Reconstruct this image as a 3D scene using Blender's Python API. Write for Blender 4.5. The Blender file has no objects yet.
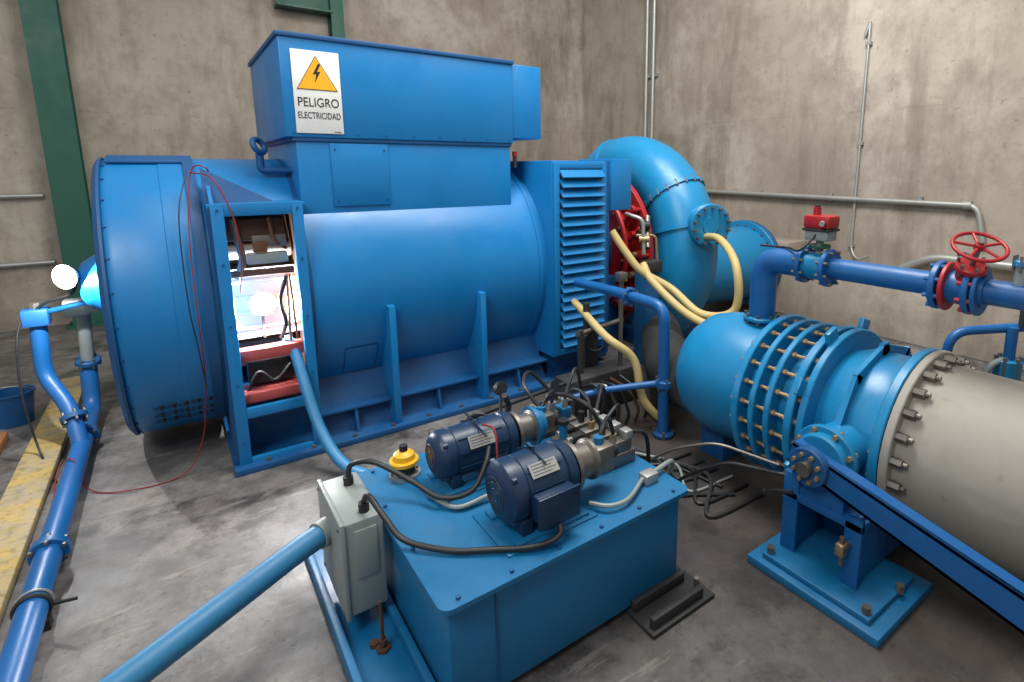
import bpy, bmesh, math, random
from mathutils import Vector, Matrix
random.seed(7)
sc = bpy.context.scene
V3 = Vector
pi = math.pi

# ------------------------------------------------------------------ materials
def nt(name):
    m = bpy.data.materials.new(name); m.use_nodes = True
    t = m.node_tree; t.nodes.clear()
    o = t.nodes.new('ShaderNodeOutputMaterial'); b = t.nodes.new('ShaderNodeBsdfPrincipled')
    t.links.new(b.outputs[0], o.inputs[0])
    return m, t, b
def noise(t, scale, det=5, rough=.6, stretch=None, seed=0):
    tc = t.nodes.new('ShaderNodeTexCoord'); mp = t.nodes.new('ShaderNodeMapping')
    t.links.new(tc.outputs['Object'], mp.inputs[0])
    if stretch: mp.inputs['Scale'].default_value = stretch
    mp.inputs['Location'].default_value = (seed*3.1, seed*1.7, seed*.9)
    n = t.nodes.new('ShaderNodeTexNoise'); n.inputs['Scale'].default_value = scale
    n.inputs['Detail'].default_value = det; n.inputs['Roughness'].default_value = rough
    t.links.new(mp.outputs[0], n.inputs[0]); return n.outputs[0]
def ramp(t, src, a, b, ca=(0,0,0,1), cb=(1,1,1,1)):
    r = t.nodes.new('ShaderNodeValToRGB'); e = r.color_ramp.elements
    e[0].position = a; e[1].position = b; e[0].color = ca; e[1].color = cb
    t.links.new(src, r.inputs[0]); return r.outputs[0]
def mix(t, fac, a, b, mode='MIX'):
    m = t.nodes.new('ShaderNodeMix'); m.data_type = 'RGBA'; m.blend_type = mode
    for inp, v in ((m.inputs[0], fac), (m.inputs[6], a), (m.inputs[7], b)):
        if hasattr(v, 'links'): t.links.new(v, inp)
        else: inp.default_value = v
    return m.outputs[2]
def c4(c): return (c[0], c[1], c[2], 1)
def g4(v): return (v, v, v, 1)
def srgb(r, g, b):
    f = lambda x: (x/255/12.92) if x/255 <= .04045 else ((x/255+.055)/1.055)**2.4
    return (f(r), f(g), f(b))
def bump(t, b, src, s, d=.01):
    bp = t.nodes.new('ShaderNodeBump'); bp.inputs['Strength'].default_value = s; bp.inputs['Distance'].default_value = d
    t.links.new(src, bp.inputs['Height']); t.links.new(bp.outputs[0], b.inputs['Normal'])
def paint(name, col, rough=.35, dirt=.35, metal=0.0, scale=3.0, dcol=None):
    m, t, b = nt(name)
    dk = dcol or tuple(x*.4+.012 for x in col)
    n1 = noise(t, scale, 6, .65); n2 = noise(t, scale*9, 3, .5, seed=2); n3 = noise(t, scale*.35, 5, .6, seed=5)
    lt = tuple(min(1, x*1.15+.004) for x in col)
    base = mix(t, ramp(t, n1, .35, .7), c4(col), c4(lt))
    base = mix(t, ramp(t, n3, .42, .7, g4(0), g4(dirt*.8)), base, c4(tuple(x*.72 for x in col)))
    base = mix(t, ramp(t, n1, .5, .78, g4(0), g4(dirt)), base, c4(dk))
    base = mix(t, ramp(t, n2, .66, .76, g4(0), g4(dirt*.6)), base, c4(dk))
    t.links.new(base, b.inputs['Base Color'])
    t.links.new(ramp(t, n1, .3, .8, g4(rough*.85), g4(min(1, rough*1.5))), b.inputs['Roughness']); b.inputs['Metallic'].default_value = metal
    bump(t, b, n2, .06, .004)
    return m
def emis(name, col, s):
    m, t, b = nt(name); b.inputs['Base Color'].default_value = c4(col)
    b.inputs['Emission Color'].default_value = c4(col); b.inputs['Emission Strength'].default_value = s
    return m

BLUE = paint('blue_enamel', srgb(14, 114, 174), .33, .34)
BLUE_D = paint('blue_enamel_dark', srgb(12, 76, 126), .45, .35)
BLUE_T = paint('blue_enamel_tank', srgb(16, 102, 148), .40, .5)
BLUE_V = paint('blue_enamel_valve', srgb(18, 122, 170), .33, .45)
BLUE_P = paint('blue_enamel_pipe', srgb(16, 88, 148), .36, .42)
BLUE_L = paint('blue_light_pipe', srgb(44, 116, 158), .42, .42)
NAVY = paint('navy_motor', srgb(16, 44, 72), .33, .25)
GREEN = paint('green_steel', srgb(20, 80, 64), .5, .3)
RED = paint('red_paint', srgb(160, 24, 28), .4, .4)
PINK = paint('primer_red', srgb(160, 66, 62), .5, .3)
GREY = paint('grey_enclosure', srgb(134, 142, 138), .45, .4)
CREAM = paint('penstock_grey', srgb(148, 143, 132), .55, .5, scale=2)
STEEL = paint('steel', srgb(130, 124, 116), .38, .5, .8)
BRONZE = paint('bolt_zinc', srgb(165, 142, 108), .4, .6, .6)
GALV = paint('galvanised', srgb(160, 160, 155), .4, .3, .5)
BLACK = paint('black_rubber', (.012, .012, .013), .45, .1)
DARK = paint('dark_iron', (.02, .02, .02), .6, .4)
HOSE = paint('cream_hose', srgb(184, 164, 108), .5, .45)
YELLOW = paint('yellow_cap', srgb(225, 170, 20), .4, .3)
YSIGN = paint('sign_yellow', srgb(240, 170, 20), .5, .05)
WHITE = paint('sign_white', srgb(222, 222, 216), .45, .1)
RUST = paint('rust', srgb(85, 55, 38), .7, .5)
COPPER = paint('copper_winding', srgb(110, 74, 50), .5, .6, .3, 8)
INK = paint('sign_ink', (.01, .01, .01), .5, 0)
REDW = paint('red_wire', srgb(130, 22, 22), .5, .1)
WOOD = paint('timber', srgb(150, 100, 60), .7, .5)
LIGHTP = paint('light_grey_metal', srgb(228, 228, 224), .5, .15, scale=6)
LAMP = emis('lamp_glow', (1, .98, .95), 120)

def wall_mat():
    m, t, b = nt('concrete_wall')
    a = noise(t, .4, 6, .6); f = noise(t, 2.6, 9, .72, seed=3)
    st = noise(t, .75, 8, .7, (2.4, 2.4, .45), 5); sp = noise(t, 14, 6, .7, seed=6); bl = noise(t, .6, 6, .6, seed=11)
    top = noise(t, .5, 7, .68, seed=17)
    base = mix(t, ramp(t, a, .35, .62), c4(srgb(143, 132, 119)), c4(srgb(170, 159, 145)))
    base = mix(t, ramp(t, bl, .50, .62, g4(0), g4(.6)), base, c4(srgb(186, 177, 164)))
    base = mix(t, ramp(t, f, .46, .66, g4(0), g4(.55)), base, c4(srgb(126, 115, 102)))
    base = mix(t, ramp(t, st, .5, .68, g4(0), g4(.65)), base, c4(srgb(110, 99, 87)))
    base = mix(t, ramp(t, top, .54, .66, g4(0), g4(.5)), base, c4(srgb(100, 89, 77)))
    base = mix(t, ramp(t, sp, .60, .70, g4(0), g4(.5)), base, c4(srgb(88, 77, 66)))
    tc = t.nodes.new('ShaderNodeTexCoord'); sx = t.nodes.new('ShaderNodeSeparateXYZ'); t.links.new(tc.outputs['Object'], sx.inputs[0])
    mo = t.nodes.new('ShaderNodeMath'); mo.operation = 'PINGPONG'; t.links.new(sx.outputs[2], mo.inputs[0]); mo.inputs[1].default_value = 1.35
    ln = ramp(t, mo.outputs[0], .0, .012, g4(.35), g4(0))
    wig = ramp(t, f, .45, .6)
    mm = t.nodes.new('ShaderNodeMath'); mm.operation = 'MULTIPLY'; t.links.new(ln, mm.inputs[0]); t.links.new(wig, mm.inputs[1])
    base = mix(t, mm.outputs[0], base, c4(srgb(96, 86, 75)))
    t.links.new(base, b.inputs['Base Color']); b.inputs['Roughness'].default_value = .85
    bump(t, b, f, .4, .02)
    return m
def floor_mat():
    m, t, b = nt('concrete_floor')
    a = noise(t, .9, 8, .7); f = noise(t, 4.5, 9, .75, seed=3); s = noise(t, 1.4, 9, .74, seed=9); sp = noise(t, 22, 6, .7, seed=4)
    g = noise(t, .4, 6, .65, seed=14); sc_ = noise(t, 2.2, 8, .7, (1, 5, 1), 21)
    base = mix(t, ramp(t, a, .38, .6), c4(srgb(88, 85, 83)), c4(srgb(128, 124, 120)))
    base = mix(t, ramp(t, f, .45, .62, g4(0), g4(.7)), base, c4(srgb(74, 70, 67)))
    base = mix(t, ramp(t, s, .50, .58, g4(0), g4(.8)), base, c4(srgb(56, 52, 49)))
    base = mix(t, ramp(t, sc_, .58, .64, g4(0), g4(.45)), base, c4(srgb(142, 138, 133)))
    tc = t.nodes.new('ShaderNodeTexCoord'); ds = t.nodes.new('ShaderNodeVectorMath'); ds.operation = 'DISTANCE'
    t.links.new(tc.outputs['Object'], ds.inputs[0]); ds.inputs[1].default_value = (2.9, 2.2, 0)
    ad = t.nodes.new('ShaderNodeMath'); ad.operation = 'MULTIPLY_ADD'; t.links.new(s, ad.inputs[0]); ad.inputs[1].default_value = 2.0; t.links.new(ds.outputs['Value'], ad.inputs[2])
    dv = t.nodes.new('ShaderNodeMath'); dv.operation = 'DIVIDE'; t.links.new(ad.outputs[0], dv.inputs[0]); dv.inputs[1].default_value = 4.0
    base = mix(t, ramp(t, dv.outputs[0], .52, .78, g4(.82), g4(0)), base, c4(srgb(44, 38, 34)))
    base = mix(t, ramp(t, g, .50, .66, g4(0), g4(.6)), base, c4(srgb(66, 59, 54)))
    base = mix(t, ramp(t, sp, .58, .68, g4(0), g4(.6)), base, c4(srgb(44, 41, 39)))
    t.links.new(base, b.inputs['Base Color'])
    t.links.new(ramp(t, s, .4, .65, g4(.66), g4(.30)), b.inputs['Roughness'])
    bump(t, b, f, .3, .01)
    return m
def kerb_mat():
    m, t, b = nt('worn_yellow_paint')
    a = noise(t, 5, 8, .75); f = noise(t, 20, 4, .7, seed=2)
    base = mix(t, ramp(t, a, .42, .56), c4(srgb(180, 152, 84)), c4(srgb(158, 146, 120)))
    base = mix(t, ramp(t, f, .48, .7, g4(0), g4(.7)), base, c4(srgb(104, 92, 70)))
    t.links.new(base, b.inputs['Base Color']); b.inputs['Roughness'].default_value = .8
    return m
WALL = wall_mat(); FLOOR = floor_mat(); KERB = kerb_mat()

# ------------------------------------------------------------------ mesh builder
def basis(ax):
    w = V3(ax).normalized()
    h = V3((0, 0, 1)) if abs(w.z) < .9 else V3((1, 0, 0))
    u = h.cross(w).normalized(); v = w.cross(u)
    return u, v, w
def fillet(pts, rad, n=7):
    P = [V3(p) for p in pts]; out = [P[0]]
    for i in range(1, len(P)-1):
        a, b, c = P[i-1], P[i], P[i+1]
        d1 = (a-b); d2 = (c-b); r = min(rad, d1.length*.49, d2.length*.49)
        p1 = b+d1.normalized()*r; p2 = b+d2.normalized()*r
        for k in range(n+1):
            s = k/n; out.append(p1*(1-s)**2+b*2*s*(1-s)+p2*s*s)
    out.append(P[-1]); return out
def cat(pts, n=8):
    P = [V3(p) for p in pts]; P = [P[0]*2-P[1]]+P+[P[-1]*2-P[-2]]; out = []
    for i in range(1, len(P)-2):
        a, b, c, d = P[i-1:i+3]
        for k in range(n):
            s = k/n
            out.append(.5*((2*b)+(c-a)*s+(2*a-5*b+4*c-d)*s*s+(3*b-a-3*c+d)*s**3))
    out.append(P[-2]); return out
class B:
    def __init__(s, name): s.name = name; s.V = []; s.F = []; s.M = []; s.mats = []
    def mi(s, m):
        if m not in s.mats: s.mats.append(m)
        return s.mats.index(m)
    def geo(s, vs, fs, m, X=None):
        o = len(s.V); k = s.mi(m)
        for v in vs:
            v = V3(v); s.V.append(tuple(X @ v if X else v))
        for f in fs: s.F.append([i+o for i in f]); s.M.append(k)
    def box(s, lo, hi, m, bev=0, X=None, seg=2):
        lo = V3(lo); hi = V3(hi)
        bm = bmesh.new(); bmesh.ops.create_cube(bm, size=1)
        for v in bm.verts: v.co = V3(((lo[i]+hi[i])/2+v.co[i]*(hi[i]-lo[i]) for i in range(3)))
        if bev: bmesh.ops.bevel(bm, geom=list(bm.edges), offset=bev, segments=seg, affect='EDGES', profile=.5)
        bm.verts.index_update()
        s.geo([v.co.copy() for v in bm.verts], [[v.index for v in f.verts] for f in bm.faces], m, X); bm.free()
    def cbox(s, c, size, m, ax=None, bev=0):
        c = V3(c); h = V3(size)/2; X = Matrix.Translation(c)
        if ax is not None:
            u, v, w = basis(ax); X = X @ Matrix((u, v, w)).transposed().to_4x4()
        s.box(-h, h, m, bev, X)
    def lathe(s, prof, p0, ax, m, seg=32, a0=0, a1=2*pi):
        u, v, w = basis(ax); p0 = V3(p0); full = abs(a1-a0-2*pi) < 1e-6
        n = seg if full else seg+1; vs = []; fs = []
        for (t, r) in prof:
            for k in range(n):
                a = a0+(a1-a0)*k/seg; vs.append(p0+w*t+u*(r*math.cos(a))+v*(r*math.sin(a)))
        for i in range(len(prof)-1):
            for k in range(seg):
                k2 = (k+1) % n
                fs.append([i*n+k, i*n+k2, (i+1)*n+k2, (i+1)*n+k])
        if full:
            if prof[0][1] > 1e-5: fs.append([k for k in range(n)][::-1])
            if prof[-1][1] > 1e-5: fs.append([(len(prof)-1)*n+k for k in range(n)])
        s.geo(vs, fs, m)
    def cyl(s, p1, p2, r, m, r2=None, seg=24, bev=0):
        p1 = V3(p1); p2 = V3(p2); L = (p2-p1).length; r2 = r if r2 is None else r2
        pr = [(0, r), (L, r2)] if not bev else [(0, r-bev), (bev, r), (L-bev, r2), (L, r2-bev)]
        s.lathe(pr, p1, p2-p1, m, seg)
    def sph(s, c, r, m, seg=16, sc=1.0, ax=(0, 0, 1)):
        s.lathe([(-r*math.cos(a)*sc, max(r*math.sin(a), 1e-4)) for a in [pi*k/10 for k in range(11)]], c, ax, m, seg)
    def tube(s, pts, r, m, seg=12):
        P = [V3(p) for p in pts]
        Q = [P[0]]
        for p in P[1:]:
            if (p-Q[-1]).length > 1e-5: Q.append(p)
        P = Q; n = len(P); R = r if isinstance(r, (list, tuple)) else [r]*n
        if len(R) != n: R = [R[0]+(R[-1]-R[0])*i/(n-1) for i in range(n)]
        T = [(P[min(i+1, n-1)]-P[max(i-1, 0)]).normalized() for i in range(n)]
        u, v, w = basis(T[0]); vs = []; fs = []
        for i in range(n):
            if i:
                u = (u-T[i]*u.dot(T[i])).normalized(); v = T[i].cross(u)
            for k in range(seg):
                a = 2*pi*k/seg; vs.append(P[i]+u*(R[i]*math.cos(a))+v*(R[i]*math.sin(a)))
        for i in range(n-1):
            for k in range(seg):
                k2 = (k+1) % seg; fs.append([i*seg+k, i*seg+k2, (i+1)*seg+k2, (i+1)*seg+k])
        fs.append(list(range(seg))[::-1]); fs.append([(n-1)*seg+k for k in range(seg)])
        s.geo(vs, fs, m)
    def flange(s, c, ax, r, th, m, nb=12, br=.012, bm=None, pr=None, bl=.02):
        u, v, w = basis(ax); c = V3(c)
        s.cyl(c-w*th/2, c+w*th/2, r, m, seg=40, bev=min(.005, th*.2)); pr = pr or r*.88; bm = bm or STEEL
        for k in range(nb):
            a = 2*pi*(k+.5)/nb; p = c+u*pr*math.cos(a)+v*pr*math.sin(a)
            s.cyl(p-w*(th/2+bl), p+w*(th/2+bl), br, bm, seg=6)
    def torus(s, c, ax, R, r, m, n=40, seg=10):
        u, v, w = basis(ax); c = V3(c)
        s.tube([c+u*R*math.cos(2*pi*k/n)+v*R*math.sin(2*pi*k/n) for k in range(n+1)], r, m, seg)
    def prism(s, poly, d, m):
        n = len(poly); d = V3(d); vs = [V3(p) for p in poly]+[V3(p)+d for p in poly]
        fs = [list(range(n))[::-1], [n+i for i in range(n)]]+[[i, (i+1) % n, n+(i+1) % n, n+i] for i in range(n)]
        s.geo(vs, fs, m)
    def done(s, ang=38):
        me = bpy.data.meshes.new(s.name); me.from_pydata(s.V, [], s.F)
        for m in s.mats: me.materials.append(m)
        me.polygons.foreach_set('material_index', s.M)
        bm = bmesh.new(); bm.from_mesh(me); bmesh.ops.recalc_face_normals(bm, faces=bm.faces); bm.to_mesh(me); bm.free()
        me.polygons.foreach_set('use_smooth', [True]*len(me.polygons))
        me.set_sharp_from_angle(angle=math.radians(ang)); me.update()
        o = bpy.data.objects.new(s.name, me); sc.collection.objects.link(o); return o

# ------------------------------------------------------------------ room shell
b = B('floor'); b.box((-6, -3, -.2), (7.3, 9.7, 0), FLOOR); b.done()
b = B('wall_back'); b.box((-6, 9.5, 0), (7.3, 9.7, 7), WALL); b.done()
b = B('wall_right'); b.box((7.1, -3, 0), (7.3, 9.5, 7), WALL); b.done()
b = B('concrete_plinth'); b.box((6.62, 1.2, 0), (7.098, 5.9, .72), WALL, .02); b.box((6.62, 4.2, .72), (7.098, 5.9, 1.0), WALL, .02); b.done()
b = B('concrete_kerb'); b.box((-1.0, -1.5, 0), (-.80, 6.8, .06), KERB, .012); b.done()

def hcol(name, x0, x1, y0, y1, z1):
    b = B(name); t = .025; xm = (x0+x1)/2
    b.box((x0, y0, 0), (x1, y0+t, z1), GREEN); b.box((x0, y1-t, 0), (x1, y1, z1), GREEN)
    b.box((xm-.012, y0+t, 0), (xm+.012, y1-t, z1), GREEN)
    b.box((x0-.06, y0-.06, 0), (x1+.06, y1, .03), GREEN)
    return b
hcol('steel_column', -1.15, -.83, 9.2, 9.49, 7).done()
b = hcol('steel_frame', 2.22, 2.40, 9.25, 9.49, 7)
b.box((1.50, 9.22, 4.28), (2.24, 9.49, 4.31), GREEN); b.box((1.50, 9.35, 4.31), (2.24, 9.37, 4.6), GREEN)
b.box((1.50, 9.22, 4.6), (2.24, 9.49, 4.63), GREEN); b.done()

b = B('electrical_conduit')
b.tube(fillet([(7.03, 6.25, 1.62), (7.03, 2.2, 1.59), (7.03, 2.12, 1.2)], .12), .032, GALV)
for y in (6.1, 5.0, 3.9, 2.8): b.cbox((7.07, y, 1.61), (.05, .05, .11), GALV)
b.cyl((7.03, 2.34, 1.59), (7.03, 2.26, 1.59), .045, GALV); b.done()
b = B('electrical_conduit')
for y in (7.33, 7.5): b.tube([(7.04, y, 1.4), (7.04, y, 6.9)], .036, GALV)
for z in (2.2, 3.6, 5.0): b.cbox((7.07, 7.41, z), (.05, .34, .05), GALV)
b.done()
b = B('electrical_conduit')
b.tube(fillet([(7.06, 3.57, 3.75), (7.06, 3.57, .95), (7.0, 3.45, .82), (7.0, 3.3, .9)], .1), .016, GALV)
for z in (3.5, 2.3, 1.0): b.cbox((7.07, 3.57, z), (.05, .07, .04), GALV)
b.tube([(7.06, 3.57, 3.75), (7.06, 3.62, 3.6)], .02, GALV); b.done()
for z in (1.66, .83):
    b = B('electrical_conduit'); b.tube([(-5.5, 9.44, z), (-1.25, 9.44, z)], .03, GALV)
    for x in (-4, -2.6): b.cbox((x, 9.47, z), (.05, .05, .1), GALV)
    b.done()
b = B('service_pipe')
b.tube(fillet([(7.0, 2.9, .79), (7.0, 2.6, .98), (6.98, -1.5, .98)], .2), .05, GALV)
for y in (2.3, 1.2, .2): b.cbox((7.04, y, .98), (.1, .06, .16), DARK)
b.done()

# ------------------------------------------------------------------ generator
cy, cz = 5.07, 1.08
C = (0, cy, cz)
g = B('electric_generator')
AX = (1, 0, 0)
g.lathe([(-.375, .05), (-.375, .90), (-.365, .945), (-.34, .972), (-.30, .985), (-.05, .985), (-.045, .99), (.10, .99), (.17, .985), (.17, .3)], C, AX, BLUE, 96)
g.lathe([(-.38, .94), (-.385, .955), (-.36, .99), (-.345, .99), (-.34, .96)], C, AX, BLUE_D, 96)
g.lathe([(.09, .97), (.09, 1.008), (.15, 1.008), (.15, .97)], C, AX, BLUE_D, 96)
for k in range(5):
    a = math.radians(76+k*6); p = V3((-.11, cy-.998*math.cos(a), cz+.998*math.sin(a)))
    g.cbox(p, (.12, .42, .016), BLUE_D, ax=(0, -math.cos(a), math.sin(a)), bev=.004)
for row in range(3):
    for k in range(11):
        a = math.radians(-38-row*5.5); x = -.22+k*.033
        p = V3((x, cy-.988*math.cos(a), cz+.988*math.sin(a)))
        nrm = V3((0, -math.cos(a), math.sin(a))); u = V3((1, 0, 0)); v = nrm.cross(u)
        X = Matrix.Translation(p) @ Matrix((u, v, nrm)).transposed().to_4x4()
        g.box((-.011, -.022, -.005), (.011, .022, .006), DARK if (k % 2) else BLUE_D, 0, X)
for k in range(30):
    a = 2*pi*k/30; p = V3((-.33, cy-.98*math.cos(a), cz+.98*math.sin(a)))
    d = V3((0, -math.cos(a), math.sin(a))); g.cyl(p-d*.01, p+d*.006, .007, BLUE_D, seg=6)
g.lathe([(-.56, .02), (-.56, .11), (-.54, .15), (-.50, .18), (-.42, .23), (-.36, .29)], (0, cy, 1.20), AX, BLUE, 32)
vs = []; fs = []; N = 40
for xi, x in enumerate((.17, .70)):
    for r in (.985, .96):
        for k in range(N+1):
            a = math.radians(42+(215-42)*k/N); vs.append((x, cy-r*math.cos(a), cz+r*math.sin(a)))
n = N+1
for k in range(N):
    fs.append([k, k+1, 2*n+k+1, 2*n+k]); fs.append([n+k, 3*n+k, 3*n+k+1, n+k+1])
g.geo(vs, fs, BLUE)
F0, F1 = 4.04, 4.07
g.box((.185, F0, .0), (.255, F1+.02, 1.78), BLUE, .004)
g.box((.635, F0, .0), (.70, F1+.02, 1.78), BLUE, .004)
g.box((.255, F0, 1.70), (.635, F1, 1.78), BLUE, .003)
g.box((.255, F0, .36), (.635, F1, .43), BLUE, .003)
g.box((.255, F0, .0), (.635, F1, .08), BLUE, .003)
g.box((.17, F1, 1.745), (.72, 4.48, 1.775), BLUE, .003)
g.prism([(.17, 4.22, 1.775), (.56, 4.22, 1.775), (.17, 4.30, 2.0)], (0, .02, 0), BLUE_D)
g.prism([(.19, 4.10, 1.775), (.19, 4.45, 1.775), (.19, 4.45, 2.02)], (.02, 0, 0), BLUE)
g.box((.255, F1, .34), (.635, 5.9, .36), BLUE_D)
g.box((.20, 4.30, .02), (.68, 4.33, .36), BLUE_D)
g.box((.17, 4.07, .0), (.19, 4.5, 1.75), BLUE_D)
g.box((.68, 4.07, .36), (.70, 6.0, 1.75), COPPER)
g.box((.19, 5.6, .36), (.68, 5.63, 1.9), DARK)
for z in (.2, .6, 1.0, 1.4, 1.74):
    for x in (.22, .667): g.cyl((x, F0-.008, z), (x, F0, z), .008, BLUE_D, seg=6)
# interior machinery
g.cyl((.18, cy, cz), (.68, cy, cz), .42, COPPER, seg=48)
for k in range(22):
    a = 2*pi*k/22; p = V3((.18, cy-.47*math.cos(a), cz+.47*math.sin(a)))
    g.cyl(p, p+V3((.5, 0, 0)), .035, COPPER if k % 2 else STEEL, seg=8)
g.box((.20, 4.44, .80), (.68, 4.46, 1.30), LIGHTP)
for k in range(4):
    g.cyl((.22, 4.42, .88+k*.11), (.66, 4.42, .88+k*.11), .012, LIGHTP, seg=10)
g.cyl((.57, 4.16, .82), (.585, 4.20, 1.28), .010, STEEL, seg=10); g.cyl((.61, 4.14, .82), (.60, 4.18, 1.28), .008, COPPER, seg=10)
g.tube(cat([(.52, 4.20, .83), (.55, 4.16, .95), (.53, 4.18, 1.1), (.58, 4.16, 1.27)]), .014, BLACK, 8)
g.cyl((.2, 4.45, 1.42), (.66, 4.45, 1.42), .05, GREY, seg=16)
g.box((.26, 4.16, 1.53), (.60, 4.5, 1.67), RUST, .01); g.box((.40, 4.15, 1.48), (.60, 4.17, 1.56), STEEL, .004)
g.box((.36, 4.14, 1.37), (.60, 4.22, 1.44), GREY, .008); g.box((.40, 4.13, 1.45), (.48, 4.17, 1.52), COPPER, .004)
g.tube(fillet([(.30, 4.14, 1.68), (.34, 4.16, 1.4), (.30, 4.2, 1.28)], .05), .022, STEEL)
g.tube(fillet([(.50, 4.12, 1.68), (.52, 4.13, 1.52), (.6, 4.2, 1.46)], .05), .012, COPPER)
g.box((.255, 4.16, 1.29), (.635, 4.22, 1.33), RUST, .005)
g.box((.255, 4.09, .73), (.635, 4.19, .81), PINK, .008)
g.box((.255, 4.09, .44), (.635, 4.30, .51), PINK, .008)
g.box((.30, 4.20, .53), (.58, 4.30, .70), DARK, .008); g.box((.26, 4.25, .66), (.6, 4.4, .71), STEEL, .004)
g.tube(cat([(.28, 4.16, .5), (.36, 4.18, .62), (.45, 4.16, .55), (.56, 4.18, .64)]), .012, BLACK)
# stator drum
g.lathe([(.70, .5), (.70, .985), (2.66, .985), (2.66, .5)], C, AX, BLUE, 96)
g.lathe([(.70, .98), (.70, .990), (.73, .990), (.73, .98)], C, AX, BLUE_D, 96)
g.lathe([(2.58, .98), (2.58, .992), (2.62, .992), (2.62, .98)], C, AX, BLUE, 96)
# base
g.box((.15, 3.98, 0), (3.34, 6.15, .045), BLUE_D, .005)
g.prism([(.70, 4.14, .045), (.70, 4.17, .045), (.70, 4.38, .44), (.70, 4.34, .46)], (1.96, 0, 0), BLUE_D)  # slanted plate: darker blue paints in the shadow below the drum
g.box((.70, 4.10, .22), (2.66, 4.24, .235), BLUE_D)
for x in (1.24, 1.99):
    g.box((x-.025, 4.03, .045), (x+.025, 4.35, .98), BLUE, .004)
for x in (.95, 1.6, 2.35): g.prism([(x-.01, 4.07, .045), (x-.01, 4.15, .045), (x-.01, 4.2, .22), (x-.01, 4.11, .22)], (.02, 0, 0), BLUE_D)
for k in range(9):
    x = .35+k*.28; g.cyl((x, 4.015, .045), (x, 4.015, .065), .016, STEEL, seg=6)
def dpanel(x0, x1, a0, a1, m, R=.990):
    vs = []; fs = []; m_ = 8
    for k in range(m_+1):
        a = math.radians(a0+(a1-a0)*k/m_)
        for x in (x0, x1): vs.append((x, cy-R*math.cos(a), cz+R*math.sin(a)))
    for k in range(m_): fs.append([2*k, 2*k+1, 2*k+3, 2*k+2])
    g.geo(vs, fs, m)
dpanel(.92, 1.16, -40, -24, BLUE_D); dpanel(.926, 1.154, -39.6, -24.4, BLUE, .993)
# terminal pedestal and box
g.box((.735, 4.285, 1.45), (2.42, 5.65, 2.22), BLUE, .008)
g.box((.95, 4.272, 1.72), (1.36, 4.29, 2.17), BLUE, .005)
for x in (.98, 1.33):
    for z in (1.76, 2.13): g.cyl((x, 4.266, z), (x, 4.275, z), .006, BLUE_D, seg=6)
g.box((.715, 4.272, 2.18), (2.43, 5.7, 2.207), BLUE_D, .004)
g.box((.675, 4.262, 2.207), (2.44, 5.72, 2.875), BLUE, .008)
g.box((.66, 4.248, 2.86), (2.455, 5.735, 2.892), BLUE_D, .006)
g.box((2.44, 4.28, 2.25), (2.74, 5.1, 2.87), BLUE, .008)
for k in range(9):
    x = .72+k*.21; g.cyl((x, 4.256, 2.235), (x, 4.266, 2.235), .006, BLUE_D, seg=6)
g.tube(fillet([(.74, 4.55, 1.98), (.54, 4.55, 1.98), (.54, 4.55, 2.10)], .03), .026, BLUE_D)
g.torus((.54, 4.55, 2.15), (.5, -.5, .3), .05, .02, BLUE_D, 24)
# louvre housing
g.box((2.66, 4.0, .28), (3.27, 6.15, 2.06), BLUE, .008)
g.box((2.72, 4.2, .04), (3.24, 6.0, .28), BLUE_D)
g.box((2.67, 3.975, .30), (2.73, 4.0, 2.04), BLUE, .003); g.box((3.205, 3.975, .30), (3.255, 4.0, 2.04), BLUE, .003)
g.box((2.73, 3.975, .30), (3.205, 4.0, .35), BLUE, .003); g.box((2.73, 3.975, 1.99), (3.205, 4.0, 2.04), BLUE, .003)
g.box((2.73, 3.985, .35), (3.205, 3.998, 1.99), DARK)
NS = 19
for k in range(NS):
    z = .365+k*(1.62/NS)
    g.prism([(2.732, 3.998, z+.080), (2.732, 3.980, z+.082), (2.732, 3.925, z+.018), (2.732, 3.935, z+.008)], (.472, 0, 0), BLUE)
g.box((3.27, 4.0, .2), (3.31, 6.1, 2.06), BLUE_D, .004)
g.box((3.31, 3.97, 1.60), (3.56, 4.5, 2.08), BLUE, .008)
g.box((3.33, 4.25, .05), (3.5, 5.9, 1.4), BLUE_D, .01)
g.cyl((2.50, 4.35, 2.0), (2.50, 4.35, 2.10), .018, DARK, seg=12); g.cyl((2.50, 4.35, 2.10), (2.50, 4.35, 2.14), .022, RED, seg=12)
g.done()

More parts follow.
